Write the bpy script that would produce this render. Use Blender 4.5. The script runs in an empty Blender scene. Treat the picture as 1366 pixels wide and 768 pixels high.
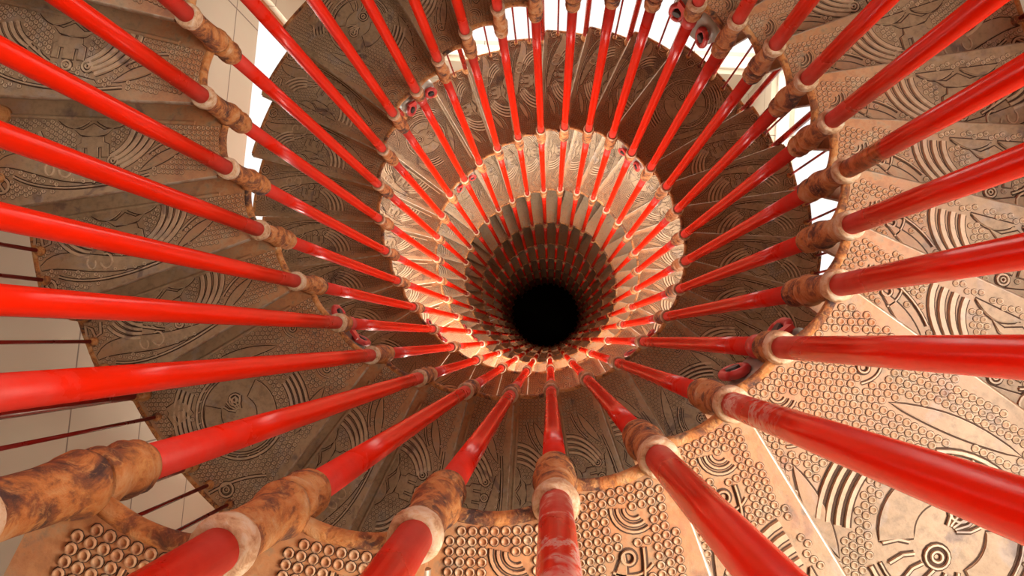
import bpy, bmesh, math, random
from mathutils import Vector, Matrix, Euler
from mathutils.geometry import tessellate_polygon
random.seed(7)
C = bpy.context.scene.collection
PI = math.pi; cos, sin = math.cos, math.sin

# ------------------------------------------------------------------ stair geometry (metres)
F = 880.0
AX, AY = -.1316, .7240            # axis of the round well
A0, DL = -1.6251, -.0020          # angle of the first pole, slow twist per half turn
H0, Q = 1.498, 2.2336             # depth of the reference seam, drop per half turn
ZC = 22.0                          # camera height above the floor
NR = 32
RISE = 2*Q/28
RM = 1.45                          # radius at which each tread keeps its origin
RI, RO = 1.035, 1.87
RROD = .0262

def g(k):
    q = math.floor((k-3)/8); r = k-3-8*q
    return q*7 + (r*.5 if r <= 2 else r-1)
def ang(k, n): return A0 + k*(2*PI+2*DL)/NR + n*DL
def depth(k, n): return H0 + RISE*g(k) + Q*n
def pos(k, n, r=1.0, dz=0.0):
    a = ang(k, n)
    return Vector((AX+r*cos(a), AY+r*sin(a), ZC-depth(k, n)+dz))
def is_mid(k): return k % 8 == 4

# ------------------------------------------------------------------ node helpers
def newmat(name):
    m = bpy.data.materials.new(name); m.use_nodes = True
    nt = m.node_tree; b = nt.nodes['Principled BSDF']
    return m, nt, b
def N(nt, t, **kw):
    n = nt.nodes.new(t)
    for k, v in kw.items(): setattr(n, k, v)
    return n
def noise(nt, vec, scale, detail=4, rough=.55, dist=0):
    n = N(nt, 'ShaderNodeTexNoise'); n.inputs['Scale'].default_value = scale
    n.inputs['Detail'].default_value = detail; n.inputs['Roughness'].default_value = rough
    n.inputs['Distortion'].default_value = dist
    nt.links.new(vec, n.inputs['Vector']); return n.outputs['Fac']
def ramp(nt, fac, stops):
    r = N(nt, 'ShaderNodeValToRGB'); e = r.color_ramp.elements
    while len(e) < len(stops): e.new(.5)
    for i, (p, c) in enumerate(stops):
        e[i].position = p; e[i].color = (*c, 1) if len(c) == 3 else c
    nt.links.new(fac, r.inputs['Fac']); return r.outputs['Color']
def mix(nt, fac, a, b, mode='MIX'):
    m = N(nt, 'ShaderNodeMix', data_type='RGBA', blend_type=mode)
    for s, v in ((0, fac), (6, a), (7, b)):
        if hasattr(v, 'node'): nt.links.new(v, m.inputs[s])
        else: m.inputs[s].default_value = v if s == 0 else (*v, 1)
    return m.outputs[2]
def math_(nt, op, a, b=0.0, c=0.0, clamp=False):
    m = N(nt, 'ShaderNodeMath', operation=op, use_clamp=clamp)
    for i, v in enumerate((a, b, c)):
        if hasattr(v, 'node'): nt.links.new(v, m.inputs[i])
        else: m.inputs[i].default_value = v
    return m.outputs[0]
def maprange(nt, v, a, b, c=0., d=1.):
    m = N(nt, 'ShaderNodeMapRange', interpolation_type='SMOOTHSTEP')
    nt.links.new(v, m.inputs[0])
    for i, x in enumerate((a, b, c, d)): m.inputs[i+1].default_value = x
    return m.outputs[0]
def bump(nt, b, h, strength=.4, dist=.003):
    n = N(nt, 'ShaderNodeBump'); n.inputs['Strength'].default_value = strength
    n.inputs['Distance'].default_value = dist
    nt.links.new(h, n.inputs['Height']); nt.links.new(n.outputs[0], b.inputs['Normal'])
def objco(nt):
    t = N(nt, 'ShaderNodeTexCoord'); return t.outputs['Object']
def wobj(nt):      # object coordinates shifted per object so copies do not repeat
    t = N(nt, 'ShaderNodeTexCoord'); oi = N(nt, 'ShaderNodeObjectInfo')
    s = N(nt, 'ShaderNodeVectorMath', operation='ADD')
    m = math_(nt, 'MULTIPLY', oi.outputs['Random'], 37.0)
    cb = N(nt, 'ShaderNodeCombineXYZ'); nt.links.new(m, cb.inputs[0]); nt.links.new(m, cb.inputs[2])
    nt.links.new(t.outputs['Object'], s.inputs[0]); nt.links.new(cb.outputs[0], s.inputs[1])
    return t.outputs['Object'], s.outputs[0], oi.outputs['Random']

def iron(name, ca, cb_, rustamt, rough=.55, grey=(.30, .27, .26)):
    m, nt, b = newmat(name)
    co, cw, rnd = wobj(nt)
    n1 = noise(nt, cw, 3.5, 5, .6); n2 = noise(nt, cw, 40, 5, .65); n3 = noise(nt, cw, 11, 4, .6, .6)
    base = mix(nt, maprange(nt, n1, .35, .65), ca, cb_)
    base = mix(nt, math_(nt, 'MULTIPLY', maprange(nt, n3, .52, .68), .45), base, grey)
    stain = noise(nt, cw, 7.5, 3, .5, 1.0)
    base = mix(nt, math_(nt, 'MULTIPLY', maprange(nt, stain, .61, .70), .6), base, (.10, .065, .075))
    sx = N(nt, 'ShaderNodeSeparateXYZ'); nt.links.new(co, sx.inputs[0])
    inner = maprange(nt, sx.outputs[0], -.42, .02, 1., 0.)
    outer = maprange(nt, sx.outputs[0], .22, .46, 0., .75)
    edge = math_(nt, 'MAXIMUM', inner, outer)
    rm = math_(nt, 'MULTIPLY', edge, maprange(nt, math_(nt, 'ADD', math_(nt, 'MULTIPLY', n2, .6), math_(nt, 'MULTIPLY', n3, .5)), .38, .60))
    rm = math_(nt, 'MULTIPLY', rm, rustamt)
    rust = mix(nt, maprange(nt, n2, .35, .65), (.56, .22, .07), (.30, .11, .04))
    col = mix(nt, rm, base, rust)
    dark = maprange(nt, n2, .25, .6, .72, 1.08)
    dd = N(nt, 'ShaderNodeCombineColor')
    for i in range(3): nt.links.new(dark, dd.inputs[i])
    col = mix(nt, 1., col, dd.outputs[0], 'MULTIPLY')
    nt.links.new(col, b.inputs['Base Color'])
    b.inputs['Roughness'].default_value = rough; b.inputs['Metallic'].default_value = .0
    b.inputs['Specular IOR Level'].default_value = .45
    bump(nt, b, n2, .5, .003)
    return m
M = {}
M['base'] = iron('painted_iron', (.38, .268, .168), (.29, .195, .115), .85, .5)
M['relief'] = iron('worn_lit_raised_iron', (.54, .40, .27), (.44, .31, .20), .7, .42, (.38, .34, .31))  # worn high points, lightened further so the relief looks lit
m, nt, b = newmat('groove_dirt_shade'); co, cw, rnd = wobj(nt)  # dirt beside the motifs, and painted shadow around the small rings
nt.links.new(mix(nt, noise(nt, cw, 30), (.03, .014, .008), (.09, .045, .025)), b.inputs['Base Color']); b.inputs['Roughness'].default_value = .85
M['dirt_shade'] = m
m, nt, b = newmat('bare_nosing'); co, cw, rnd = wobj(nt)
nt.links.new(mix(nt, maprange(nt, noise(nt, cw, 25, 5), .4, .6), (.40, .31, .24), (.30, .19, .12)), b.inputs['Base Color'])
b.inputs['Roughness'].default_value = .38; b.inputs['Metallic'].default_value = .35
M['nose'] = m
def rustmat(name, scale=1.0):
    m, nt, b = newmat(name); co, cw, rnd = wobj(nt)
    n1 = noise(nt, cw, 13*scale, 6, .65, .5); n2 = noise(nt, cw, 55*scale, 6, .7, .8); n3 = noise(nt, cw, 22*scale, 4, .6)
    c = ramp(nt, n1, [(.36, (.06, .027, .022)), (.46, (.25, .085, .03)), (.52, (.50, .185, .045)), (.62, (.56, .30, .13)), (.72, (.62, .47, .31))])
    c = mix(nt, math_(nt, 'MULTIPLY', maprange(nt, n2, .5, .66), .7), c, (.60, .30, .10))
    c = mix(nt, math_(nt, 'MULTIPLY', maprange(nt, n3, .60, .70), .75), c, (.055, .026, .03))
    nt.links.new(c, b.inputs['Base Color']); b.inputs['Roughness'].default_value = .72
    h = math_(nt, 'ADD', math_(nt, 'MULTIPLY', n1, 1.6), n2)
    bump(nt, b, h, .9, .007)
    return m
M['rust'] = rustmat('flaking_rust')
m, nt, b = newmat('caulk_cream'); co, cw, rnd = wobj(nt)
n2 = noise(nt, cw, 45, 5, .65, .6)
nt.links.new(ramp(nt, n2, [(.3, (.30, .13, .05)), (.48, (.55, .37, .22)), (.62, (.60, .49, .36))]), b.inputs['Base Color'])
b.inputs['Roughness'].default_value = .7; bump(nt, b, n2, .8, .005)
M['cream'] = m

def redmat(name, L, chips=0., rustlen=0., dull=1.0, deep=(.74, .016, .002)):
    """gloss red paint; chalky and pink near both ends of a section (local z 0..L)"""
    m, nt, b = newmat(name); co, cw, rnd = wobj(nt)
    sx = N(nt, 'ShaderNodeSeparateXYZ'); nt.links.new(co, sx.inputs[0]); z = sx.outputs[2]
    st = N(nt, 'ShaderNodeMapping'); st.inputs['Scale'].default_value = (1, 1, .16); nt.links.new(cw, st.inputs[0])
    nA = noise(nt, cw, 14, 5, .6); nB = noise(nt, st.outputs[0], 60, 4, .6); nC = noise(nt, cw, 75, 4, .7, .5)
    lo = maprange(nt, math_(nt, 'ADD', z, math_(nt, 'MULTIPLY', nA, -.22)), -.06, .12, 1., 0.)
    hi = maprange(nt, math_(nt, 'ADD', z, math_(nt, 'MULTIPLY', nA, .5)), L-.10, L+.25, 0., 1.)
    worn = math_(nt, 'MAXIMUM', lo, hi)
    col = mix(nt, maprange(nt, nB, .35, .7), deep, (deep[0]*.90, deep[1], deep[2]))
    chalk = mix(nt, nC, (.42, .05, .045), (.55, .17, .14))
    col = mix(nt, math_(nt, 'MULTIPLY', worn, .32*dull), col, chalk)
    sc = math_(nt, 'MULTIPLY', maprange(nt, nC, .70, .78), .22)
    col = mix(nt, sc, col, (.75, .33, .27))
    if chips:
        vn = noise(nt, cw, 6, 8, .65, .3)
        rid = math_(nt, 'ABSOLUTE', math_(nt, 'SUBTRACT', vn, .5))
        cm = math_(nt, 'MULTIPLY', maprange(nt, rid, .0, .03, 1., 0.), .9)
        patch = math_(nt, 'MULTIPLY', maprange(nt, noise(nt, co, 8, 4, .6), .49, .57), maprange(nt, nC, .34, .50))
        cm = math_(nt, 'MAXIMUM', cm, patch)
        cm = math_(nt, 'MULTIPLY', cm, maprange(nt, z, .22*chips, .62*chips, 1., 0.))
        col = mix(nt, math_(nt, 'MULTIPLY', cm, .9), col, (.80, .66, .62))
    if rustlen:
        rf = maprange(nt, math_(nt, 'ADD', z, math_(nt, 'MULTIPLY', nA, .25)), rustlen+.10, rustlen+.16, 1., 0.)
        rc = ramp(nt, noise(nt, cw, 24, 6, .65, .6), [(.35, (.12, .04, .02)), (.5, (.50, .13, .03)), (.65, (.60, .26, .10))])
        col = mix(nt, rf, col, rc)
    nt.links.new(col, b.inputs['Base Color'])
    rg = math_(nt, 'ADD', math_(nt, 'MULTIPLY', worn, .30), math_(nt, 'MULTIPLY', nA, .16))
    nt.links.new(math_(nt, 'ADD', rg, .15), b.inputs['Roughness'])
    b.inputs['Specular IOR Level'].default_value = .22
    b.inputs['Coat Weight'].default_value = 0
    bump(nt, b, nA, .12, .004)
    return m

# ------------------------------------------------------------------ mesh helpers
class MB:
    def __init__(s): s.v = []; s.f = []; s.mi = []; s.sm = []
    def add(s, vs, fs, mi=0, smooth=False):
        o = len(s.v); s.v += [tuple(p) for p in vs]
        for f in fs: s.f.append(tuple(i+o for i in f)); s.mi.append(mi); s.sm.append(smooth)
    def lathe(s, prof, c=(0, 0, 0), seg=24, mi=0, axis=None, cap=True, wob=0.):
        vs = []; c = Vector(c)
        R = Vector((0, 0, 1)).rotation_difference(Vector(axis)).to_matrix() if axis else Matrix.Identity(3)
        for j, (r, z) in enumerate(prof):
            for i in range(seg):
                a = 2*PI*i/seg; rr = r*(1+wob*(.5*sin(3*a+j*1.7)+.5*sin(5*a-j*2.3)))
                vs.append(c+R@Vector((rr*cos(a), rr*sin(a), z)))
        fs = []
        for j in range(len(prof)-1):
            for i in range(seg):
                k = (i+1) % seg
                fs.append((j*seg+i, j*seg+k, (j+1)*seg+k, (j+1)*seg+i))
        s.add(vs, fs, mi, True)
        if cap:
            o = len(s.v)-len(vs)
            s.f.append(tuple(o+i for i in reversed(range(seg)))); s.mi.append(mi); s.sm.append(False)
            s.f.append(tuple(o+(len(prof)-1)*seg+i for i in range(seg))); s.mi.append(mi); s.sm.append(False)
    def tube(s, pts, r, seg=12, mi=0, closed=False):
        pts = [Vector(p) for p in pts]; n = len(pts); vs = []; fs = []
        for j, p in enumerate(pts):
            a = pts[(j-1) % n] if (closed or j > 0) else p; b = pts[(j+1) % n] if (closed or j < n-1) else p
            t = (b-a).normalized(); up = Vector((0, 0, 1)) if abs(t.z) < .9 else Vector((1, 0, 0))
            x = t.cross(up).normalized(); y = t.cross(x).normalized()
            rr = r[j] if isinstance(r, (list, tuple)) else r
            for i in range(seg):
                q = 2*PI*i/seg; vs.append(p+x*rr*cos(q)+y*rr*sin(q))
        for j in range(n if closed else n-1):
            for i in range(seg):
                k = (i+1) % seg; jj = (j+1) % n
                fs.append((j*seg+i, j*seg+k, jj*seg+k, jj*seg+i))
        s.add(vs, fs, mi, True)
        if not closed: s.add(vs[:seg], [tuple(range(seg))], mi); s.add(vs[-seg:], [tuple(reversed(range(seg)))], mi)
    def box(s, a, b, mi=0):
        x0, y0, z0 = a; x1, y1, z1 = b
        s.add([(x0,y0,z0),(x1,y0,z0),(x1,y1,z0),(x0,y1,z0),(x0,y0,z1),(x1,y0,z1),(x1,y1,z1),(x0,y1,z1)],
              [(0,3,2,1),(4,5,6,7),(0,1,5,4),(1,2,6,5),(2,3,7,6),(3,0,4,7)], mi)
    def mesh(s, name, mats):
        me = bpy.data.meshes.new(name); me.from_pydata(s.v, [], s.f)
        for m in mats: me.materials.append(m)
        me.polygons.foreach_set('material_index', s.mi)
        me.polygons.foreach_set('use_smooth', s.sm)
        me.update()
        bm = bmesh.new(); bm.from_mesh(me); bmesh.ops.recalc_face_normals(bm, faces=bm.faces); bm.to_mesh(me); bm.free()
        return me
def obj(name, me, parent=None, loc=(0, 0, 0)):
    o = bpy.data.objects.new(name, me); C.objects.link(o)
    if parent: o.parent = parent
    o.location = loc; return o
def tag(o, label=None, cat=None, group=None, kind=None):
    if label: o['label'] = label
    if cat: o['category'] = cat
    if group: o['group'] = group
    if kind: o['kind'] = kind
    return o

# ------------------------------------------------------------------ tread casting
HP = .006     # relief height
def in_poly(p, poly):
    x, y = p; c = False; n = len(poly)
    for i in range(n):
        x0, y0 = poly[i]; x1, y1 = poly[(i+1) % n]
        if (y0 > y) != (y1 > y) and x < (x1-x0)*(y-y0)/(y1-y0)+x0: c = not c
    return c
def segd(p, a, b):
    ax, ay = a; bx, by = b; dx, dy = bx-ax, by-ay; L = dx*dx+dy*dy
    t = 0 if L == 0 else max(0, min(1, ((p[0]-ax)*dx+(p[1]-ay)*dy)/L))
    return math.hypot(p[0]-ax-t*dx, p[1]-ay-t*dy)

class Plate:
    """W = angular width; flip mirrors the casting pattern; mats: 0 base 1 relief 2 dirt 3 nosing 4 rust"""
    def __init__(s, W, ro, flip):
        s.W, s.ro, s.flip = W, ro, flip; s.mb = MB(); s.lines = []; s.polys = []
    def rin(s, v):
        # the inner edge is scalloped between the poles
        n = max(1, round(s.W/(2*PI/NR))); t = (v*n) % 1.0 if 0 <= v <= 1 else 0
        return 1.002+.020*abs(sin(PI*t))**.7
    def P(s, u, v):          # metric plan point from fractions (u radial, v angular)
        if s.flip: v = 1-v
        r = 1.04+(s.ro-1.04)*u; a = (v-.5)*s.W
        return (r*cos(a)-RM, r*sin(a))
    def slab(s):
        n = 24 if s.W < .3 else 48; mb = s.mb; T = .022
        vs = []; lo = -.0; rows = []
        for i in range(n+1):
            v = i/n; a = (v-.5)*s.W; rows.append((s.rin(v), a))
        # straight lap strips in front of and behind the seams, kept parallel to the seam
        def pt(r, a, off=0.): return (r*cos(a)-off*sin(a)-RM, r*sin(a)+off*cos(a))
        grid = []
        a0, a1 = rows[0][1], rows[-1][1]
        cols = [(1.02, a0, -.035)]+[(r, a, 0.) for r, a in rows]+[(1.02, a1, .014)]
        nr = 10
        for (ri, a, off) in cols:
            grid.append([pt(ri+(s.ro-ri)*j/nr, a, off) for j in range(nr+1)])
        nc = len(grid); top = []; 
        for col in grid:
            for (x, y) in col: top.append((x, y, 0.))
        for col in grid:
            for (x, y) in col: top.append((x, y, -T))
        m = nr+1; off = nc*m; fs = []
        for i in range(nc-1):
            for j in range(nr):
                a = i*m+j; b = a+1; c = a+m+1; d = a+m
                fs.append((a, b, c, d)); fs.append((off+d, off+c, off+b, off+a))
            fs.append((i*m, (i+1)*m, off+(i+1)*m, off+i*m))
            fs.append((i*m+nr, off+i*m+nr, off+(i+1)*m+nr, (i+1)*m+nr))
        for j in range(nr): fs.append((j, off+j, off+j+1, j+1)); q = (nc-1)*m+j; fs.append((q, q+1, off+q+1, off+q))
        mb.add(top, fs, 0)
        # rim bead along the scalloped inner edge
        rim = [((r+.002)*cos(a)-RM, (r+.002)*sin(a), -.010) for r, a in rows]
        mb.tube(rim, .0135, 10, 4)
        orim = [((s.ro-.006)*cos(a)-RM, (s.ro-.006)*sin(a), -.010) for r, a in rows]
        mb.tube(orim, .014, 8, 4)
        # nosing: rounded bright lip with a skirt, and the upstand bar at the back
        x = lambda r, a, o: (r*cos(a)-o*sin(a)-RM, r*sin(a)+o*cos(a))
        p0 = x(1.05, a1, .014); p1 = x(s.ro-.01, a1, .014)
        mb.tube([(p0[0], p0[1], -.008), (p1[0], p1[1], -.008)], .0080, 10, 3)
        q0 = x(1.06, a1, .010); q1 = x(s.ro-.01, a1, .010); e0 = x(1.06, a1, -.002); e1 = x(s.ro-.01, a1, -.002)
        mb.add([(*q0, -.01), (*q1, -.01), (*q1, -.05), (*q0, -.05), (*e0, -.01), (*e1, -.01), (*e1, -.05), (*e0, -.05)],
               [(0,1,2,3), (4,7,6,5), (0,4,5,1), (3,2,6,7), (0,3,7,4), (1,5,6,2)], 0)
        p0 = x(1.12, a0, .036); p1 = x(s.ro-.01, a0, .036)
        if not s.flip: mb.tube([(p0[0], p0[1], .001), (p1[0], p1[1], .001)], .0080, 8, 0)
        # stiffening ribs underneath
        for f in (.33, .66):
            a = (f-.5)*s.W; w = .006
            r0, r1 = x(1.07, a, -w), x(s.ro-.03, a, -w); r2, r3 = x(s.ro-.03, a, w), x(1.07, a, w)
            mb.add([(*r0, -.022), (*r1, -.022), (*r2, -.022), (*r3, -.022), (*r0, -.05), (*r1, -.05), (*r2, -.05), (*r3, -.05)],
                   [(0,1,5,4), (1,2,6,5), (2,3,7,6), (3,0,4,7), (4,5,6,7)], 0)
    def stroke(s, uv, w=.012, h=HP, closed=False, metric=False, gap=.0042, reg=True):
        pts = uv if metric else [s.P(*p) for p in uv]
        n = len(pts); L = []; Rr = []
        nor = []
        for i in range(n):
            a = pts[i-1] if (i > 0 or closed) else pts[i]; b = pts[(i+1) % n] if (i < n-1 or closed) else pts[i]
            dx, dy = b[0]-a[0], b[1]-a[1]; l = math.hypot(dx, dy) or 1; nor.append((-dy/l, dx/l))
        def strip(offs, mi, sm):
            vs = []; k = len(offs)
            for i in range(n):
                for o, z in offs: vs.append((pts[i][0]+nor[i][0]*o, pts[i][1]+nor[i][1]*o, z))
            fs = []
            for i in range(n if closed else n-1):
                j = (i+1) % n
                for q in range(k-1): fs.append((i*k+q, i*k+q+1, j*k+q+1, j*k+q))
            if not closed and mi == 1: fs.append(tuple(range(k))); fs.append(tuple((n-1)*k+q for q in reversed(range(k))))
            s.mb.add(vs, fs, mi, sm)
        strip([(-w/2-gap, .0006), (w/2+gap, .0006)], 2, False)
        strip([(-w/2, 0), (-w*.34, h), (w*.34, h), (w/2, 0)], 1, False)
        if reg:
            for i in range(n if closed else n-1): s.lines.append((pts[i], pts[(i+1) % n], w/2+.0090))
    def fill(s, uv, h=HP*.7, mi=0, reg=True, metric=False, outline=True):
        pts = uv if metric else [s.P(*p) for p in uv]; n = len(pts)
        tri = tessellate_polygon([[Vector((x, y, 0)) for x, y in pts]])
        vs = [(x, y, h) for x, y in pts]+[(x, y, 0) for x, y in pts]
        fs = [tuple(t) for t in tri]+[(i, (i+1) % n, n+(i+1) % n, n+i) for i in range(n)]
        s.mb.add(vs, fs, mi)
        if outline: s.stroke(pts, .004, h*.4, True, True, .004, False)
        if reg:
            s.polys.append(pts)
            for i in range(n): s.lines.append((pts[i], pts[(i+1) % n], .010))
    def ring(s, u, v, r, w=.006, h=HP):
        c = s.P(u, v); s.stroke([(c[0]+r*cos(t*PI/10), c[1]+r*sin(t*PI/10)) for t in range(20)], w, h, True, True)
        s.polys.append([(c[0]+(r+.006)*cos(t*PI/5), c[1]+(r+.006)*sin(t*PI/5)) for t in range(10)])
    def dots(s, sp=.0205, blank=(), k=1.0):
        seg = 9; mb = s.mb
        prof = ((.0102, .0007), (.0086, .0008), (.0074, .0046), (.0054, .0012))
        rows = int((s.ro-1.05)/(sp*.88))
        for i in range(rows):
            r = 1.040+i*sp*.9; sq = r < 1.24
            n = int((s.W*r-.03)/sp); off = 0 if (sq or i % 2) else .5
            for j in range(n+1):
                y = -s.W*r/2+(.026 if s.flip else .052)+(j+off)*sp
                if y > s.W*r/2-.014: continue
                a = y/r; p = (r*cos(a)-RM, r*sin(a))
                if any(in_poly(p, q) for q in s.polys): continue
                if any(segd(p, A, B) < d for A, B, d in s.lines): continue
                if any(math.hypot(p[0]-q[0], p[1]-q[1]) < q[2] for q in blank): continue
                if r > s.ro-.02: continue
                vs = []; ph = (i*7+j) % 5
                for rr, z in prof:
                    for t in range(seg):
                        vs.append((p[0]+k*rr*cos(2*PI*t/seg+ph), p[1]+k*rr*sin(2*PI*t/seg+ph), z))
                vs.append((p[0], p[1], .0010))
                fs = []; mi = []
                for q in range(3):
                    for t in range(seg):
                        t1 = (t+1) % seg; fs.append((q*seg+t, q*seg+t1, (q+1)*seg+t1, (q+1)*seg+t))
                mb.add(vs, fs, 1, True)
                for t in range(seg): mb.mi[-3*seg+t] = 2  # dark outer annulus paints the shadow around each ring
                o = len(mb.v)-len(vs)
                for t in range(seg):
                    mb.f.append((o+3*seg+t, o+3*seg+(t+1) % seg, o+4*seg)); mb.mi.append(0); mb.sm.append(True)
    def arcband(s, c, R0, step, cnt, t0, t1, w=.011, asp=1.0, dirn=1):
        """concentric raised bands around a metric centre"""
        cx, cy = s.P(*c); sg = -1 if s.flip else 1
        for q in range(cnt):
            R = R0+q*step; pts = []
            for i in range(13):
                t = t0+(t1-t0)*i/12+q*.04*dirn
                pts.append((cx+R*cos(t), cy+sg*R*asp*sin(t)))
            s.stroke(pts, w, HP, False, True, .003)
    def crescent(s, a, b, bulge0, bulge1, mi=1, h=HP*.6):
        A, B = s.P(*a), s.P(*b); dx, dy = B[0]-A[0], B[1]-A[1]; l = math.hypot(dx, dy); nx, ny = -dy/l, dx/l
        if s.flip: nx, ny = -nx, -ny
        up = [(A[0]+dx*t+nx*bulge0*sin(PI*t), A[1]+dy*t+ny*bulge0*sin(PI*t)) for t in [i/10 for i in range(11)]]
        dn = [(A[0]+dx*t+nx*bulge1*sin(PI*t), A[1]+dy*t+ny*bulge1*sin(PI*t)) for t in [i/10 for i in range(9, 0, -1)]]
        s.fill(up+dn, h, 0, True, True)
    def bez(s, p, n=10):
        out = []
        for i in range(n+1):
            t = i/n; q = [Vector(x) for x in p]
            while len(q) > 1: q = [q[j]*(1-t)+q[j+1]*t for j in range(len(q)-1)]
            out.append((q[0].x, q[0].y))
        return out

def motif(p, s0=0.0, sw=1.0, u0=0.0):
    """the cast ornament; v runs s0..s0+sw across the plate"""
    V = lambda v: s0+v*sw
    U = lambda u: u+u0
    # three petals at the seam
    def petal(ua, ub, va, d):
        n = 9; e = [(U(ua+(ub-ua)*i/n), V(va+d*sin(PI*i/n))) for i in range(n+1)]
        p.fill(e, HP*.9)
    petal(.385, .535, .135, .095); petal(.555, .705, .135, .095)
    p.fill([(U(.455), V(.24)), (U(.50), V(.265)), (U(.545), V(.19)), (U(.59), V(.265)), (U(.635), V(.24)), (U(.60), V(.31)), (U(.545), V(.335)), (U(.49), V(.31))], HP*.7)
    # gate tower with two slots
    T = [(.497,.35),(.497,.42),(.478,.445),(.478,.60),(.502,.60),(.502,.475),(.524,.475),(.524,.60),(.566,.60),(.566,.475),(.588,.475),(.588,.60),(.612,.60),(.612,.445),(.593,.42),(.593,.35)]
    p.fill([(U(a), V(b_)) for a, b_ in T], HP)
    p.polys.append([p.P(U(a), V(b_)) for a, b_ in ((.47, .33), (.62, .33), (.62, .60), (.47, .60))])
    # rosettes and fins below it
    for (a, b_, r) in ((.455, .665, .018), (.545, .675, .015)): p.ring(U(a), V(b_), r, .007); p.ring(U(a), V(b_), r*.4, .005)
    for q in range(4):
        p.stroke([(U(.62+.012*q), V(.655-.02*q)), (U(.655+.018*q), V(.60-.03*q)), (U(.672+.022*q), V(.545-.03*q))], .006)
    # arc bands sweeping round on the inner side
    for q in range(4):
        R = .175+.032*q
        p.stroke([(U(.545-R*cos(t)*1.05), V(.17+(.48+.055*q)*sin(t))) for t in [i*1.12/9 for i in range(10)]], .017, HP, gap=.003)
    # leaf crescents towards the well
    p.crescent((U(.34), V(.84)), (U(.13), V(.52)), -.010, .020)
    p.stroke(p.bez([(U(.30), V(.60)), (U(.22), V(.40)), (U(.13), V(.36))]), .005)
    # long fish body on the outer side
    body = p.bez([(U(.97), V(.58)), (U(.86), V(.36)), (U(.72), V(.66)), (U(.60), V(.74)), (U(.42), V(.84))], 14)
    back = p.bez([(U(.40), V(.90)), (U(.60), V(.93)), (U(.72), V(.86)), (U(.84), V(.62)), (U(.97), V(.62))], 14)
    p.fill(body+back, HP*.7)
    for q in range(5): p.ring(U(.50+.045*q), V(.90-.006*q*q), .005, .003)
    p.stroke(p.bez([(U(.30), V(.90)), (U(.52), V(1.0)), (U(.76), V(.96)), (U(.90), V(.74))], 14), .006)
    p.stroke([(U(.665+.028*cos(t)), V(.72+.09*sin(t))) for t in [i*.55 for i in range(10)]], .007, HP*1.5)
    p.stroke([(U(.735+.02*cos(t)), V(.70+.07*sin(t))) for t in [i*.55-1 for i in range(9)]], .006, HP*1.4)
    # outer bands, disc and swirl
    for q in range(4):
        R = .13+.028*q
        p.stroke([(U(.66+R*cos(t)*1.05), V(.16+(.34+.05*q)*sin(t))) for t in [.35+i*.85/8 for i in range(9)]], .013, HP, gap=.003)
    p.ring(U(.955), V(.82), .026, .008); p.stroke([(U(.945), V(.76)), (U(.965), V(.80)), (U(.945), V(.88))], .007)
    p.stroke([(U(.90), V(.24)), (U(.915), V(.36)), (U(.945), V(.38)), (U(.95), V(.28)), (U(.975), V(.22)), (U(.985), V(.34))], .009)

def small_arcs(p, s0, sw):
    V = lambda v: s0+v*sw
    cx, cy = p.P(.045, V(.34)); sg = -1 if p.flip else 1
    for q in range(3):
        R = .018+.012*q
        p.stroke([(cx+R*cos(t), cy+sg*R*sin(t)) for t in [-.5+i*2.3/9 for i in range(10)]], .0055, HP*.6, False, True, .0025)
    p.ring(.145, V(.50), .012, .005); p.stroke(p.bez([(.17, V(.30)), (.20, V(.45)), (.17, V(.66))]), .005, HP*.6, gap=.0025)

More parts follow.
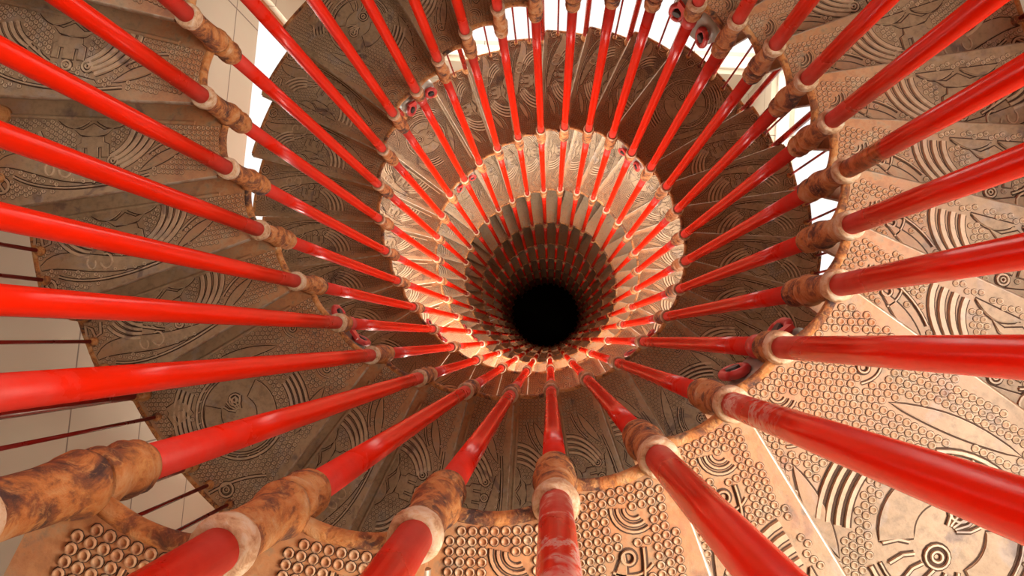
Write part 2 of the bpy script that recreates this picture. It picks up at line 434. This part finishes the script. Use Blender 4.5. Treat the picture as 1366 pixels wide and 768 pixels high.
def big_motif(p):
    """landing medallion: two facing fish in a roundel with arc bands"""
    c = (.60, .52); cx, cy = p.P(*c); sg = -1 if p.flip else 1
    R = .185
    def pol(r, t): return (cx+r*cos(t), cy+sg*r*sin(t))
    p.stroke([pol(R, -2.5+i*4.4/30) for i in range(31)], .010, HP, False, True)
    p.stroke([pol(R-.022, -2.5+i*4.4/30) for i in range(31)], .005, HP, False, True)
    for i in range(16): q = pol(R-.011, -2.3+i*.26); p.stroke([(q[0]-.004, q[1]), (q[0]+.004, q[1])], .006, HP, False, True, .002)
    p.polys.append([pol(R-.02, 2*PI*i/20) for i in range(20) if 1])
    # heads and fins
    p.fill([pol(.150, 2.2+i*.17) for i in range(9)]+[pol(.075, 2.2+i*.17) for i in range(8, -1, -1)], HP*.8, 0, False, True)
    p.fill([pol(.150, -.9+i*.17) for i in range(8)]+[pol(.085, -.9+i*.17) for i in range(7, -1, -1)], HP*.8, 0, False, True)
    for (r, t, w) in ((.055, 1.2, .026), (.06, 4.4, .024)):
        q = pol(r, t)
        for rr in (w, w*.45): p.stroke([(q[0]+rr*cos(a*PI/8), q[1]+rr*sin(a*PI/8)) for a in range(16)], .006, HP, True, True)
    for k in range(6):
        a = .5+k*.32; p.stroke([pol(.085, a), pol(.110, a+.09), pol(.145, a+.06)], .007, HP, False, True)
    for k in range(5):
        a = 3.9+k*.3; p.stroke([pol(.02, a), pol(.05, a+.2), pol(.075, a+.1)], .006, HP, False, True)
    # arc bundles beside the roundel
    for q in range(4):
        p.stroke([pol(R+.035+.022*q, 2.35+i*.075+q*.02) for i in range(10)], .013, HP, False, True)
        p.stroke([pol(R+.035+.020*q, -.15-i*.085) for i in range(12)], .013, HP, False, True)
    p.crescent((.26, .30), (.60, .12), -.026, .012)
    p.crescent((.22, .84), (.48, .90), -.02, .02)
    # gate tower at the outer end
    T = [(.0,.0),(.0,.06),(-.018,.085),(-.018,.22),(.006,.22),(.006,.11),(.028,.11),(.028,.22),(.07,.22),(.07,.11),(.092,.11),(.092,.22),(.116,.22),(.116,.085),(.098,.06),(.098,.0)]
    p.fill([(.80+a*.8, .20+b_*.55) for a, b_ in T], HP)
    p.ring(.90, .80, .028, .008); p.ring(.90, .80, .012, .005)
    p.stroke(p.bez([(.72, .93), (.80, .80), (.97, .74)]), .008)

def make_plate(kind, flip, detail=True):
    W = 2*PI/NR*(2 if kind == 'landing' else 1); ro = RO+.02 if kind == 'landing' else RO
    p = Plate(W, ro, flip); p.slab()
    if detail:
        bl = []
        for v in ((0, .5, 1) if kind == 'landing' else (0, 1)):
            a = (v-.5)*W; bl.append((cos(a)-RM, sin(a), .050))
        if kind == 'landing': big_motif(p); small_arcs(p, .05, .42); small_arcs(p, .55, .40)
        else:
            motif(p)
            if flip: small_arcs(p, .05, .9)
        p.dots(.0205 if kind == 'landing' else .0182, bl, 1.0 if kind == 'landing' else .88)
    else:
        for v in (0, 1):
            a = (v-.5)*W; c = (cos(a)-RM, sin(a), 0)
            pr = [(.026, .026), (.038, .02), (.034, -.02), (.034, -.12), (.041, -.15), (.041, -RISE+.002)] if v else [(.040, -.02), (.034, -.05), (.038, -.09), (.026, -.114)]
            p.mb.lathe(pr, c, 12, 4)
        if kind == 'landing': p.mb.lathe([(.026, .02), (.039, .01), (.034, -.05), (.038, -.08), (.026, -.10)], (1-RM, 0, 0), 12, 4)
    nm = ('landing_plate' if kind == 'landing' else 'tread_plate')+('' if detail else '_far')
    return p.mb.mesh(nm, [M['base'], M['relief'], M['dirt_shade'], M['nose'], M['rust']])
PL = {}
for kind in ('tread', 'landing'):
    for flip in (False, True):
        PL[kind, flip, True] = make_plate(kind, flip)
    PL[kind, False, False] = PL[kind, True, False] = make_plate(kind, False, False)

# bosses that carry the poles (origin on the plate top, at the pole)
mb = MB(); fr = [(.0345, .026), (.047, .030), (.0525, .020), (.054, .006), (.050, -.006), (.0455, -.022), (.044, -.05), (.0455, -.09), (.048, -.125), (.054, -.140), (.057, -.150), (.0575, -RISE+.002)]
mb.lathe([(a*.73, b) for a, b in fr], seg=28, mi=0, wob=.03); 
for i, f in enumerate(mb.f):
    z = sum(mb.v[k][2] for k in f)/len(f)
    if z > -.004: mb.mi[i] = 1
BOSS_FRONT = mb.mesh('collar_long', [M['rust'], M['cream']])
mb = MB(); rr_ = [(.050, -.012), (.056, -.03), (.0475, -.045), (.046, -.062), (.0525, -.070), (.0545, -.082), (.050, -.092), (.0515, -.102), (.046, -.112), (.034, -.114)]
mb.lathe([(a*.72, b) for a, b in rr_], seg=28, wob=.03)
BOSS_REAR = mb.mesh('collar_short', [M['rust']])
mb = MB(); mb.lathe([(a*.74, b) for a, b in [(.0345, .020), (.045, .024), (.052, .016), (.055, .0), (.055, -.03), (.0475, -.045), (.046, -.06), (.0525, -.068), (.054, -.08), (.046, -.098), (.034, -.10)]], seg=28, wob=.03)
for i, f in enumerate(mb.f):
    if sum(mb.v[k][2] for k in f)/len(f) > .002: mb.mi[i] = 1
BOSS_MID = mb.mesh('collar_landing', [M['rust'], M['cream']])

# ------------------------------------------------------------------ words for the labels
ORD = ['', 'first', 'second', 'third', 'fourth', 'fifth', 'sixth', 'seventh', 'eighth', 'ninth', 'tenth', 'eleventh', 'twelfth', 'thirteenth', 'fourteenth', 'fifteenth', 'sixteenth']
def pole_word(k):
    """counted from the white-flaked pole (k=1) at the bottom centre; k grows counterclockwise in the picture"""
    d = (k-1) % 32
    if d == 0: return 'flaked pole'
    return ('%s pole counterclockwise' % ORD[d]) if d <= 16 else ('%s pole clockwise' % ORD[32-d])
def ring_rank(k, lev):
    out = 0 if k <= 21 else (-1 if k <= 29 else -2)
    return lev-out+1
def ring_word(k, lev):
    q = ring_rank(k, lev)
    return 'outermost ring' if q == 1 else ('%s ring inward' % ORD[q] if q > 1 else ('flight beside the camera' if q == 0 else 'flight overhead'))
def bay_words(k0, k1):
    d0, d1 = (k0-1) % 32, (k1-1) % 32
    if k1-k0 == 2: return 'at the %s' % pole_word(k0+1)+' from the flaked pole'
    if d0 == 0: return 'between the flaked pole and first one counterclockwise'
    if d1 == 0: return 'between the flaked pole and first one clockwise'
    if d0 < 16: return 'between %s and %s poles counterclockwise from the flaked pole' % (ORD[d0], ORD[d1])
    return 'between %s and %s poles clockwise from the flaked pole' % (ORD[32-d1], ORD[32-d0])

# ------------------------------------------------------------------ treads
RANGE_TOP, RANGE_BOT = -2.2, 21.8
def seams(chain):
    """(k,n) seams of one stair, walking down; chain 0 has even n, chain 1 odd n"""
    out = []
    for t in range(-80, 400):
        if is_mid(t): continue
        out.append((t, 0 if chain == 0 else 1))
    return out
def turnname(h):
    i = int((h+RANGE_TOP*0)//1)
plates = []
for chain in (0, 1):
    S = seams(chain)
    for (k0, n), (k1, _) in zip(S[:-1], S[1:]):
        km = (k0+k1)/2; h = depth(k0, n)+RISE/2
        if h < RANGE_TOP or h > RANGE_BOT: continue
        plates.append((chain, k0, k1, n, km, h))
for chain, k0, k1, n, km, h in plates:
    kk = (k0-1) % 32+1; lev = n+2*((k0-1)//32)      # level of this plate on its own pole
    landing = (k1-k0 == 2); near = lev <= 2
    a = ang(km, n); kind = 'landing' if landing else 'tread'
    root_loc = (AX+RM*cos(a), AY+RM*sin(a), ZC-h)
    me = PL[kind, chain == 0, near]
    label = '%s %s, %s' % ('landing' if landing else 'iron step', bay_words(kk, kk+k1-k0), ring_word(kk, lev))
    if near:
        root = bpy.data.objects.new('stair_landing' if landing else 'stair_tread', None); C.objects.link(root)
        root.empty_display_size = .1
        obj('step_plate', me, root)
        for (kc, f_) in ((k0, 'rear'), (k1, 'front')):
            da = ang(kc, n)-a; c = (cos(da)-RM, sin(da), 0)
            obj('pole_collar', BOSS_REAR if f_ == 'rear' else BOSS_FRONT, root, c)
        if landing:
            da = ang(k0+1, n)-a; obj('pole_collar', BOSS_MID, root, (cos(da)-RM, sin(da), 0))
    else:
        root = obj('stair_landing' if landing else 'stair_tread', me)
    root.location = root_loc; root.rotation_euler = (0, 0, a)
    tag(root, label, 'landing' if landing else 'step', 'cast-iron steps of the twin spiral stairs' if not landing else 'landings of the twin spiral stairs')

# ------------------------------------------------------------------ inner poles
def section_mesh(name, L, mat):
    mb = MB(); mb.lathe([(RROD, 0), (RROD, L*.25), (RROD, L*.5), (RROD, L*.75), (RROD, L)], seg=28)
    return mb.mesh(name, [mat])
TOPG, BOTG = RISE/2-.012, RISE/2+.095      # pole ends around a seam collar
TOPM, BOTM = -.004, .085
def plen(k): return Q-((TOPM+BOTM) if is_mid(k) else (TOPG+BOTG))
RED = {mid: redmat('gloss_red_paint', Q-(.08 if mid else .24)) for mid in (0, 1)}
Lk = {0: plen(1), 1: plen(4)}
SEC = {mid: section_mesh('pole_section', Lk[mid], RED[mid]) for mid in (0, 1)}
SEC_FLAKED = section_mesh('flaked_pole_section', Lk[0], redmat('flaked_red_paint', Lk[0], chips=1.0))
SEC_FLAKED2 = section_mesh('flaked_pole_section', Lk[0], redmat('chipped_red_paint', Lk[0], chips=.7))
SEC_RUST = section_mesh('rusted_pole_section', Lk[0], redmat('red_paint_over_rust', Lk[0], rustlen=.24))
for k in range(1, 33):
    mid = 1 if is_mid(k) else 0
    tg, bg = (TOPM, BOTM) if mid else (TOPG, BOTG)
    n0 = -1
    while depth(k, n0) > -1.2: n0 -= 1
    root = bpy.data.objects.new('stair_pole', None); C.objects.link(root); root.empty_display_size = .1
    nl = n0
    while depth(k, nl+1) < RANGE_BOT: nl += 1
    base = pos(k, nl, 1.0, 0); base.z = ZC-depth(k, nl)
    root.location = base
    for n in range(n0, nl):
        top = pos(k, n, 1.0, -bg); bot = pos(k, n+1, 1.0, tg)
        me = SEC[mid]; lab = None
        nx = n+1
        if k == 1 and nx == 0: me = SEC_FLAKED; lab = 'red section with white flaking paint'
        elif k == 3 and nx == 0: me = SEC_FLAKED2; lab = 'red section with chipped white edges'
        elif k == 7 and nx == 0: me = SEC_RUST; lab = 'red section rusted orange at its foot'
        s = obj('pole_section', me, root)
        d = (top-bot); q = Vector((0, 0, 1)).rotation_difference(d.normalized())
        s.rotation_mode = 'QUATERNION'; s.rotation_quaternion = q
        s.location = bot-base; s.scale = (1, 1, d.length/Lk[mid])
        if lab: s['label'] = lab
    pw = pole_word(k).replace(' pole', '')
    label = 'red iron stair pole, %s from the white-flaked pole' % pw
    if k == 1: label = 'red iron pole at bottom centre with white flaking paint around its collar'
    if k == 7: label = 'red iron pole with orange rusted foot, %s from the white-flaked pole' % pw
    tag(root, label, 'pole', 'red poles lining the well')

# ------------------------------------------------------------------ outer posts and thin balusters
ROUT = RO-.035
mb = MB(); LP = Q-.06
mb.lathe([(.021, 0), (.021, LP*.5), (.021, LP)], seg=16); POST = mb.mesh('post_shaft', [redmat('shaded_red_paint', LP, dull=.5, deep=(.30, .01, .006))])  # shadow on the posts is put into their darker red
mb = MB(); mb.lathe([(.034, 0), (.034, .02), (.027, .035), (.026, .075), (.021, .085)], seg=16); FOOT = mb.mesh('post_foot', [M['rust']])
LB = .95
mb = MB(); mb.lathe([(.0075, 0), (.0075, LB)], seg=10); BAL = mb.mesh('baluster_bar', [redmat('dull_red_paint', LB, dull=.3, deep=(.22, .012, .008))])
mb = MB(); mb.lathe([(.017, 0), (.019, .008), (.016, .02), (.008, .028)], seg=12); NUT = mb.mesh('baluster_foot', [M['rust']])
def outer_pt(kf, n, h, r=ROUT):
    a = ang(kf, n); return Vector((AX+r*cos(a), AY+r*sin(a), ZC-h))
rail = {0: [], 1: []}
cnt = 0
for chain, k0, k1, n, km, h in plates:
    lev = n+2*((k0-1)//32); kk = (k0-1) % 32+1
    if not ((chain == 1 and lev in (-1, 1)) or (chain == 0 and lev == 0)): continue
    if lev == -1 and kk < 22: continue
    for kc in range(k0, k1):
        # one post beside each seam, two thin balusters in each bay
        kr = (kc-1) % 32+1; onland = 'a landing' if k1-k0 == 2 else 'a step'
        where = ring_word(kr, lev)
        vis = (lev == -1) or (lev == 1 and 4 <= kk <= 24) or (lev == 0 and 5 <= kk <= 12)
        if not vis: continue
        root = bpy.data.objects.new('outer_post', None); C.objects.link(root); root.empty_display_size = .05
        root.location = outer_pt(kc+.10, n, h)
        obj('post_shaft', POST, root, (0, 0, .02)); obj('foot', FOOT, root)
        tag(root, 'dark red outer post, %s, out beyond the %s' % (where, pole_word(kr)), 'post', 'dark red posts along the outer edge')
        for j, fr_ in enumerate((.42, .74)):
            b_ = bpy.data.objects.new('thin_baluster', None); C.objects.link(b_); b_.empty_display_size = .03
            b_.location = outer_pt(kc+fr_, n, h)
            obj('bar', BAL, b_, (0, 0, .01)); obj('foot', NUT, b_)
            tag(b_, 'thin red baluster, %s, %s one past the %s' % (where, ('first', 'second')[j], pole_word(kr)), 'baluster', 'thin balusters along the outer edge')

# ------------------------------------------------------------------ alarm lamps hung under the landings
m, nt, b = newmat('frosted_lamp_body'); co, cw, rnd = wobj(nt)
nt.links.new(mix(nt, noise(nt, cw, 20, 5), (.34, .36, .31), (.52, .52, .46)), b.inputs['Base Color']); b.inputs['Roughness'].default_value = .35
M['lamp'] = m
m, nt, b = newmat('lamp_ring_red'); b.inputs['Base Color'].default_value = (.55, .05, .045, 1); b.inputs['Roughness'].default_value = .4
M['lampred'] = m
m, nt, b = newmat('lamp_slot_black'); b.inputs['Base Color'].default_value = (.02, .018, .016, 1); M['slot'] = m
# lamp faces the well (-x), origin at the pole axis
mb = MB()
R_ = .130
mb.lathe([(R_*.75, .035), (R_*.97, .045), (R_, .06), (R_, .15), (R_*.9, .175), (R_*.5, .185)], seg=32, axis=(1, 0, 0))
BODY = mb.mesh('lamp_body', [M['lamp']])
mb = MB()
mb.tube([(.020, .030*cos(t), .058*sin(t)) for t in [2*PI*i/20 for i in range(20)]], .013, 8, 0, True)
mb.lathe([(.020, 0), (.020, .03)], (.006, 0, 0), 12, 1, axis=(1, 0, 0))
RINGM = mb.mesh('lamp_ring', [M['lampred'], M['slot']])
mb = MB(); mb.lathe([(.0285, -.03), (.032, -.028), (.032, .028), (.0285, .03)], seg=24)
mb.add([(0, .036, .03), (0, .085, .045), (0, .085, .005), (0, .036, -.03), (.012, .036, .03), (.012, .085, .045), (.012, .085, .005), (.012, .036, -.03)],
       [(0,1,2,3), (4,7,6,5), (0,4,5,1), (1,5,6,2), (2,6,7,3), (3,7,4,0)], 0)
mb.box((.026, -.012, -.012), (.05, .012, .012))
CLAMP = mb.mesh('lamp_clamp', [M['lampred']])
for k in (4, 12, 20, 28):
    for n in (-1, 0, 1):
        if depth(k, n) < .5: continue
        a = ang(k, n); root = bpy.data.objects.new('landing_lamp', None); C.objects.link(root); root.empty_display_size = .05
        root.location = pos(k, n, 1.0, -.215); root.rotation_euler = (0, 0, a)
        obj('lamp_body', BODY, root, (0, 0, 0)); obj('clamp', CLAMP, root, (0, 0, .075))
        for s_ in (-1, 1): r = obj('red_ring', RINGM, root, (0, s_*.074, 0)); r.rotation_euler = (0, 0, s_*.30)
        where = ring_word(k, n)
        tag(root, 'grey lamp with red rings, %s, by the %s' % (where, pole_word(k)), 'lamp', 'lamps under the landings')

# ------------------------------------------------------------------ the shaft
PHI = math.radians(-4); HALF = 2.32; TH = .25
def panelmat(name, ca, cb_, line=(.16, .12, .09)):
    m, nt, b = newmat(name); co = objco(nt)
    n1 = noise(nt, co, 1.2, 4); n2 = noise(nt, co, 30, 4)
    col = mix(nt, n1, ca, cb_)
    sx = N(nt, 'ShaderNodeSeparateXYZ'); nt.links.new(co, sx.inputs[0])
    bt = N(nt, 'ShaderNodeTexBrick'); bt.offset = 0
    cbn = N(nt, 'ShaderNodeCombineXYZ'); nt.links.new(sx.outputs[0], cbn.inputs[0]); nt.links.new(sx.outputs[2], cbn.inputs[1])
    nt.links.new(cbn.outputs[0], bt.inputs['Vector'])
    bt.inputs['Scale'].default_value = 1; bt.inputs['Mortar Size'].default_value = .006
    bt.inputs['Brick Width'].default_value = .78; bt.inputs['Row Height'].default_value = .62; bt.inputs['Mortar Smooth'].default_value = .3
    col = mix(nt, bt.outputs['Fac'], col, line)
    nt.links.new(col, b.inputs['Base Color']); b.inputs['Roughness'].default_value = .6
    bump(nt, b, math_(nt, 'SUBTRACT', math_(nt, 'MULTIPLY', n2, .2), bt.outputs['Fac']), .6, .006)
    return m
M['wall'] = panelmat('pale_wall_panels', (.45, .385, .29), (.39, .33, .25))
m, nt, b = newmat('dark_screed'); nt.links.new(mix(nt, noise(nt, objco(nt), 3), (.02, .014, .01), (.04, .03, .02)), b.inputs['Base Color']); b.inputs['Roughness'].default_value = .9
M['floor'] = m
m, nt, b = newmat('orange_frame'); co, cw, rnd = wobj(nt)
nt.links.new(mix(nt, noise(nt, cw, 18, 5), (.42, .13, .03), (.26, .09, .035)), b.inputs['Base Color']); b.inputs['Roughness'].default_value = .6
M['frame'] = m
m, nt, b = newmat('pale_frame'); b.inputs['Base Color'].default_value = (.62, .58, .52, 1); b.inputs['Roughness'].default_value = .5
M['paleframe'] = m
# windows: (lateral x0,x1, depth top, depth bottom) in each wall's own frame
ZT, ZB = -3.4, max(p[5] for p in plates)+RISE
WIN = {
 'left':  [(.2, 1.7, -1.4, .5), (-1.7, 1.9, 5.0, 6.9)],  # upper one is unseen, added to brighten the near left treads
 'back':  [(-1.2, 1.2, -2.6, .2), (-1.25, 2.25, 4.9, 7.2)],
 'right': [(-.5, 1.9, -1.9, .15), (-2.25, 1.5, 4.9, 6.9)],
 'front': [(-1.7, 1.7, 5.4, 6.7), (-1.1, 1.1, 11.8, 14.6), (-.4, .4, 17.5, 18.5)],  # unseen windows, added to light the front treads and the deep rings
}
WALLDIR = {'right': 0, 'back': PI/2, 'left': PI, 'front': -PI/2}
POWER = {}
wi = 0
for name, th in WALLDIR.items():
    t = th+PHI; nx, ny = cos(t), sin(t)
    ctr = Vector((AX+nx*(HALF+TH/2), AY+ny*(HALF+TH/2), 0)); rz = t-PI/2     # local x along wall, local +y outward
    mb = MB(); W2 = HALF+TH
    xs = sorted({-W2, W2, *[w[0] for w in WIN[name]], *[w[1] for w in WIN[name]]})
    zs = sorted({ZC-ZT, ZC-ZB, *[ZC-w[2] for w in WIN[name]], *[ZC-w[3] for w in WIN[name]]})
    holes = [(w[0], w[1], ZC-w[3], ZC-w[2]) for w in WIN[name]]
    for i in range(len(xs)-1):
        for j in range(len(zs)-1):
            mx, mz = (xs[i]+xs[i+1])/2, (zs[j]+zs[j+1])/2
            if any(a < mx < b_ and c < mz < d for a, b_, c, d in holes): continue
            mb.box((xs[i], -TH/2, zs[j]), (xs[i+1], TH/2, zs[j+1]))
    w = obj('wall_'+name, mb.mesh('wall', [M['wall']])); w.location = ctr; w.rotation_euler = (0, 0, rz); tag(w, kind='structure')
    for (a, b_, c, d) in holes:
        wi += 1; fw = .07 if name == 'left' else .035; mb = MB()
        mb.box((a, -.06, c), (b_, .06, c+fw)); mb.box((a, -.06, d-fw), (b_, .06, d)); mb.box((a, -.06, c), (a+fw, .06, d)); mb.box((b_-fw, -.06, c), (b_, .06, d))
        nb = max(1, round((b_-a)/2.2)); 
        for q in range(1, nb): xx = a+(b_-a)*q/nb; mb.box((xx-.014, -.03, c+fw), (xx+.014, .03, d-fw))
        nh = max(1, round((d-c)/2.2))
        for q in range(1, nh): zz = c+(d-c)*q/nh; mb.box((a+fw, -.03, zz-.02), (b_-fw, .03, zz+.02))
        f = obj('window_%d' % wi, mb.mesh('window', [M['frame' if name == 'left' else 'paleframe']])); f.location = ctr; f.rotation_euler = (0, 0, rz); tag(f, kind='structure')
        # daylight at the window; at the added unseen windows it is fill light
        L = bpy.data.lights.new('window_and_fill_light', 'AREA'); L.shape = 'RECTANGLE'; L.size = (b_-a)*1.25+.5; L.size_y = (d-c)*1.1+.6
        mid_ = (c+d)/2
        if ZC-d < 3: L.size_y = (d-c); mid_ = (c+d)/2+.1
        if 3 < ZC-d < 10: L.size_y = {'back': 2.0, 'front': 1.2}.get(name, 1.5); mid_ = ZC-{'back': 5.9, 'front': 6.0}.get(name, 5.4)
        lev = 0 if ZC-d < 3 else (1 if ZC-d < 10 else 2)
        dens = {0: {'left': 16, 'back': 7, 'right': 118, 'front': 30}, 1: {'left': 36, 'back': 20, 'right': 28, 'front': 120}, 2: {'front': 8}}[lev][name]
        L.energy = dens*L.size*L.size_y; L.color = (1, .92, .79)
        o = bpy.data.objects.new('window_and_fill_light', L); C.objects.link(o)
        o.location = ctr+Vector((nx*.45, ny*.45, mid_))+Vector((cos(rz), sin(rz), 0))*((a+b_)/2)
        o.rotation_euler = Vector((-nx, -ny, 0)).to_track_quat('-Z', 'Y').to_euler()
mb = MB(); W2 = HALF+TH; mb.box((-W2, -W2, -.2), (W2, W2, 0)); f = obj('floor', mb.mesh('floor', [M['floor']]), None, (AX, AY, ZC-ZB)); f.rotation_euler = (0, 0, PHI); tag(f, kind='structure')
mb = MB(); mb.box((-W2, -W2, 0), (W2, W2, .2)); f = obj('ceiling', mb.mesh('ceiling', [M['wall']]), None, (AX, AY, ZC-ZT)); f.rotation_euler = (0, 0, PHI); tag(f, kind='structure')

# ------------------------------------------------------------------ sky, camera, exposure
w = bpy.data.worlds.new('sky'); bpy.context.scene.world = w; w.use_nodes = True
w.node_tree.nodes['Background'].inputs[0].default_value = (1, .98, .95, 1)
w.node_tree.nodes['Background'].inputs[1].default_value = 1.1
cam = bpy.data.cameras.new('camera'); co_ = bpy.data.objects.new('camera', cam); C.objects.link(co_)
cam.sensor_width = 36; cam.lens = F/1366*36; cam.clip_start = .02; cam.clip_end = 100
tx, ty = -.0748, -.0571
Mx = Matrix.Rotation(ty, 3, 'Y') @ Matrix.Rotation(tx, 3, 'X')
co_.matrix_world = Matrix.Translation((0, 0, ZC)) @ Mx.transposed().to_4x4()
sc = bpy.context.scene; sc.camera = co_
sc.view_settings.view_transform = 'Standard'; sc.view_settings.look = 'None'
sc.view_settings.gamma = 1; sc.view_settings.use_curve_mapping = False; sc.view_settings.exposure = 0
